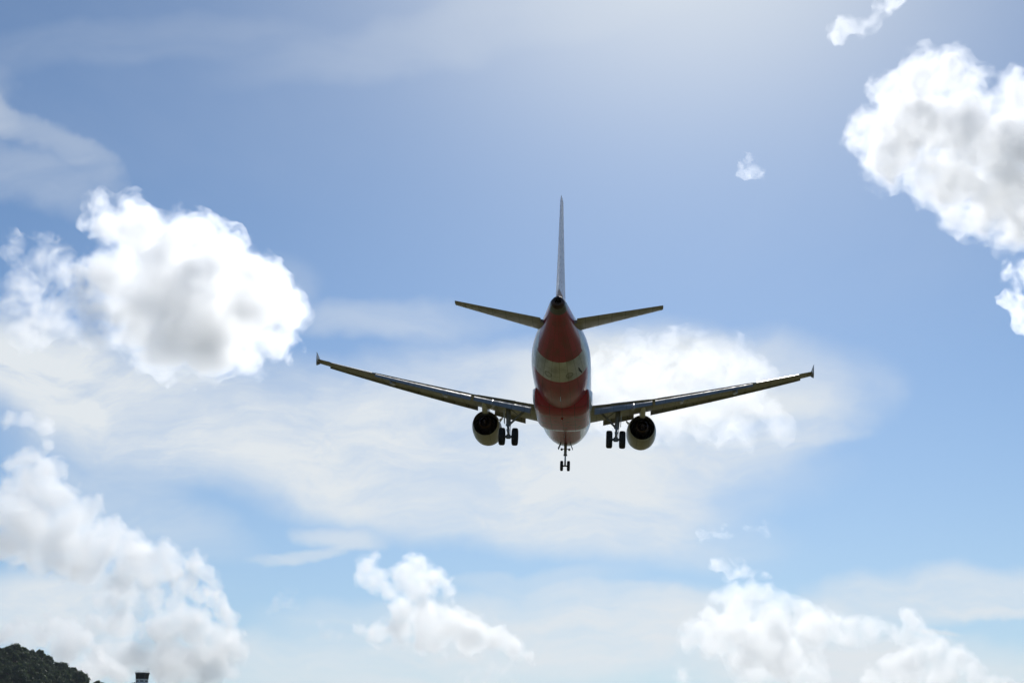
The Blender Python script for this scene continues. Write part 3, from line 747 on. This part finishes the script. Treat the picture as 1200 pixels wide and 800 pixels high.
def cumulus(name, label, dist, puffs, optical, seed, kids=12, kids2=6, rough=1.0, vox_px=1.35, aniso=.86, depth=.6, group=None, fuzz=0.6, frag=10, soft=1.0, shells=SHELLS):
    """puffs = (photo x, y, radius) of the main billows; optical = mean free paths per 100 photo pixels"""
    rnd = random.Random(seed)
    k = dist / F_PX                                    # metres per photo pixel at that distance
    cx = sum(p[0] for p in puffs) / len(puffs); cy = sum(p[1] for p in puffs) / len(puffs)
    fwd = ray(cx, cy); base = CAM_POS + fwd * dist; rt = fwd.cross(Vector((0, 0, 1))).normalized(); up = rt.cross(fwd)
    balls = []
    def sphere(c, r): balls.append((c[0], c[1], c[2], r))
    def rdir(lo=-.5):
        while True:
            v = Vector((rnd.gauss(0, 1), rnd.gauss(0, 1), rnd.gauss(0, 1))).normalized()
            if v.z > lo or rnd.random() < .25: return v
    for (px, py, r) in puffs:                          # all in photo pixels at the cloud's distance
        c = rt * (px - cx) + up * (cy - py) + fwd * (rnd.uniform(-1, 1) * depth * r)
        sphere(c, r * .86)
        for i in range(kids):
            dv = rdir(); r1 = r * rnd.uniform(.22, .48) * rough; c1 = c + dv * (r * .92 - r1 * .45)
            sphere(c1, r1)
            for j in range(kids2):
                d2 = (rdir() + dv * .7).normalized(); r2 = r1 * rnd.uniform(.25, .5); c2 = c1 + d2 * (r1 - r2 * .3)
                if r2 > 1.2: sphere(c2, r2)
        for i in range(int(frag * r / 30) + 2):        # torn shreds round the edge
            c1 = c + rdir(-1) * (r * rnd.uniform(1.0, 1.28))
            for j in range(4): sphere(c1 + Vector((rnd.gauss(0, 1), rnd.gauss(0, 1), rnd.gauss(0, 1))) * 3.2, rnd.uniform(1.4, 3.2))
    V_, F_, MI, n0 = [], [], [], 0
    me2 = bpy.data.meshes.new(name)
    for si, (off, share) in enumerate(shells):         # vapour thickens inwards: nested skins of rising density
        VV, FF, cnt = [], [], 0
        for (x, y, z, r) in balls:
            r2 = r + off * soft * min(1.0, r / 9)
            if r2 < 1.0 or (si == 3 and r < 4): continue
            v, f = ICO[1 if r2 < 5 else 2 if r2 < 22 else 3]
            VV.append(v * r2 + np.array((x, y, z), np.float32)); FF.append(f + cnt); cnt += len(v)
        if not VV: continue
        v, q = remesh(mesh_from_arrays('tmp', np.concatenate(VV), np.concatenate(FF)), vox_px * (2.2 if si == 0 else 1))
        v = v + fuzz * (vnoise(v / 24, seed) * 7 + vnoise(v / 9, seed + 50 + si) * (5.6 - .8 * si) + vnoise(v / 4.2, seed + 90 + si) * (4.2 - .8 * si))
        v, q = remesh(mesh_from_arrays('tmp', v, q), vox_px * (1.8 if si == 0 else .95))      # a clean closed skin again
        V_.append(v * k); F_.append(q + n0); n0 += len(v); MI.append(np.full(len(q), len(me2.materials), np.int32))
        me2.materials.append(cloud_mat('cloud_vapour', optical * share / (100 * k), aniso, wisp=(k, 2.5 if shells is SHRED else 5) if si == 0 else None))
    m = mesh_from_arrays('tmp', np.concatenate(V_), np.concatenate(F_))
    for x in me2.materials: m.materials.append(x)
    bpy.data.meshes.remove(me2); m.name = name; m.polygons.foreach_set('material_index', np.concatenate(MI))
    o = bpy.data.objects.new(name, m); col.objects.link(o); o.location = base
    o['label'] = label; o['category'] = 'cloud'; o['kind'] = 'thing'
    if group: o['group'] = group
    return o

CG = 'cumulus clouds in the sky'
LOW = ((6.0, .40), (1.0, .25), (-1.0, .20), (-6.0, .08)); WISPY = ((9.0, 1.0), (-1.0, .06)); SHRED = ((6.0, 1.0), (-1.0, .02)); SOFT = ((9.0, .7), (0.0, .2), (-5.0, .25))
def C(label, dist, optical, seed, puffs, **kw): return cumulus('cumulus_cloud', label, dist, puffs, optical, seed, group=CG, **kw)
C('big white cumulus with a broad grey belly, above and left of the left wing tip', 4200, 8.6, 3,
  [(118,250,14),(152,248,15),(130,275,26),(165,285,34),(205,280,26),(232,275,22),(262,290,26),(195,315,44),(245,320,40),(290,320,30),(318,340,28),(338,365,22),(325,395,24),(285,360,44),(230,365,54),(175,360,46),(140,330,36),(250,405,40),(205,400,40),(290,415,22),(165,395,28)], aniso=.83)
C('ragged pale cumulus touching the left side of the big grey bellied cloud', 4100, 5, 4,
  [(20,298,12),(12,282,6),(55,296,14),(45,310,16),(75,318,20),(30,335,22),(92,345,24),(65,365,26),(110,375,22),(15,360,16),(40,385,20)], frag=8, shells=((9.0, .7), (0.0, .12), (-4.0, .12)), aniso=.75)
C('bright white cumulus heaped high at the upper right edge of the picture', 3600, 5.2, 5,
  [(1048,98,14),(1060,112,24),(1090,92,26),(1125,88,24),(1145,100,18),(1030,135,20),(1012,150,14),(1080,140,42),(1125,150,44),(1050,175,36),(1165,175,44),(1190,125,26),(1212,135,26),(1115,205,40),(1165,225,44),(1215,190,50),(1085,210,24),(1140,258,26),(1180,265,32),(1110,245,18),(1215,260,34)], fuzz=.9, aniso=.58, vox_px=1.3, frag=5)
C('small torn cloud low on the right edge under the bright heap', 3500, 7, 6, [(1198,322,14),(1190,350,10),(1204,365,14)], frag=12, fuzz=1, shells=WISPY, aniso=.7)
C('thin torn shred of cloud at the top edge, left of the bright heap', 3600, 2, 7, [(980,38,6),(992,30,8),(1008,26,8),(1022,32,7),(1036,10,10),(1050,2,8)], frag=10, fuzz=1, shells=SHRED, aniso=.6)
C('tiny lone puff of cloud in clear blue right of the tail fin', 3700, 3, 8, [(880,188,7),(886,200,7),(874,200,5),(884,180,3)], frag=10, fuzz=1, shells=SHRED, aniso=.6)
C('tall white cumulus bank leaning to the right above the wooded hill', 9000, 9, 9,
  [(8,505,8),(28,500,9),(48,508,9),(52,525,7),(45,545,8),(30,548,14),(14,555,10),(55,565,20),(32,580,24),(66,590,22),(8,600,20),(40,615,30),(104,594,13),(95,610,18),(80,630,26),(130,622,18),(120,640,24),(155,636,18),(160,655,20),(190,645,16),(198,660,18),(222,655,14),(238,668,12),(246,680,8),(215,675,14),(60,650,24),(20,640,24),(175,672,16),(80,606,24),(112,640,24),(150,650,22),(190,662,18),(62,585,22),(20,610,26),(85,655,20),(105,662,22),(142,674,16),(60,635,28),(210,682,12),(238,686,8),(30,632,26),(175,655,20)], shells=LOW, frag=4, aniso=.78, vox_px=1.3, fuzz=.7)
C('cauliflower cumulus with blue grey shaded flanks just above the control tower', 14000, 9, 10,
  [(150,700,12),(130,708,14),(180,706,12),(205,712,14),(232,700,12),(250,708,12),(262,722,12),(270,740,13),(276,760,11),(270,782,12),(255,750,22),(225,735,24),(190,735,24),(150,735,20),(240,780,26),(200,775,28),(160,770,24),(120,735,14),(135,760,18)], shells=LOW, frag=4, aniso=.78, vox_px=1.3, fuzz=.75, depth=1.2)
C('white billows rising from behind the wooded hill top', 12000, 12, 19,
  [(62,735,10),(75,742,14),(92,752,14),(105,765,14),(120,778,14),(134,790,12),(80,765,20),(100,785,20),(45,748,12),(30,740,10),(10,748,14),(28,760,14)], shells=LOW, frag=4, aniso=.78, vox_px=1.3, fuzz=.75)
C('low cumulus with a round head standing under the airliner nose wheel', 11000, 10, 11,
  [(428,663,11),(440,655,7),(424,678,9),(440,682,13),(455,695,12),(472,678,17),(488,668,17),(505,680,16),(520,685,9),(490,692,20),(470,712,16),(528,692,7),(500,720,20),(470,738,16),(445,742,12),(525,730,22),(553,735,18),(505,748,18),(548,752,18),(578,745,16),(600,757,12),(618,764,8),(425,738,8)], shells=LOW, frag=4, aniso=.78, vox_px=1.15, fuzz=.7, soft=.8)
C('smaller faint cumulus cut by the bottom edge under the round headed one', 14000, 5, 12, [(545,792,8),(560,786,10),(578,782,12),(592,790,12),(570,798,14)], fuzz=.7)
C('long pale cumulus bank low on the right, with a lumpy flat crest', 15000, 8, 13,
  [(846,698,9),(862,695,10),(882,693,11),(900,698,12),(918,708,13),(938,714,12),(955,722,11),(870,715,20),(905,725,20),(835,720,10),(822,735,12),(812,750,11),(840,750,18),(975,728,10),(995,730,10),(1010,738,10),(1030,738,9),(1040,745,7),(950,742,18),(990,748,14),(900,755,24),(865,765,16),(880,785,18),(955,768,10),(950,790,16),(925,785,16),(800,785,9),(870,740,24),(905,745,24),(942,736,18),(845,735,16),(980,742,14),(1015,742,12),(920,770,26),(880,770,22)], shells=LOW, frag=4, aniso=.78, vox_px=1.3, fuzz=.8)
C('cumulus with a tall narrow turret low on the far right', 13000, 9, 14,
  [(1072,726,9),(1078,738,11),(1068,748,10),(1088,750,12),(1104,754,11),(1095,768,16),(1116,770,13),(1130,780,13),(1075,775,20),(1105,788,20),(1140,790,12),(1155,797,10),(1050,785,14),(1030,795,12),(1170,802,9),(1060,800,16)], shells=LOW, frag=4, aniso=.78, vox_px=1.2, fuzz=.75, soft=.8)
C('soft white cumulus rising behind the right wing', 7000, 1.7, 15,
  [(790,394,9),(806,392,9),(825,402,14),(850,412,16),(872,425,15),(892,440,13),(780,415,22),(745,410,16),(718,408,12),(820,435,34),(865,450,28),(760,445,36),(715,440,26),(880,475,24),(830,475,36),(770,480,36),(720,480,30),(905,500,18),(860,505,26)], frag=6, fuzz=.8, depth=.3, shells=SOFT, aniso=.6)
C('little flat cloud drifting over the long pale bank on the right', 14000, 6, 16, [(840,658,5),(850,662,7),(864,667,5),(880,669,4),(894,670,3)], frag=8, fuzz=1, shells=WISPY)
C('tiny puff left of the round headed low cumulus', 12000, 3.5, 17, [(325,702,6),(338,698,7),(350,705,6)], frag=10, fuzz=1, shells=WISPY)
C('thin ragged strip of cloud joining the round headed low cumulus on its left', 12000, 3, 18, [(368,725,5),(380,732,7),(394,735,6),(408,738,5)], frag=10, fuzz=1, shells=WISPY)
C('thin bright streak of cloud in the blue, right of the nose wheel', 14000, 8, 20, [(824,625,2.2),(831,626,2.6),(839,627,2.6),(847,628,2.4),(855,628,2)], frag=6, fuzz=.5, kids=5)
C('short faint streak of cloud beside the longer bright one', 14000, 5, 21, [(881,620,2),(889,620,2.2),(897,621,2)], frag=6, fuzz=.5, kids=5)
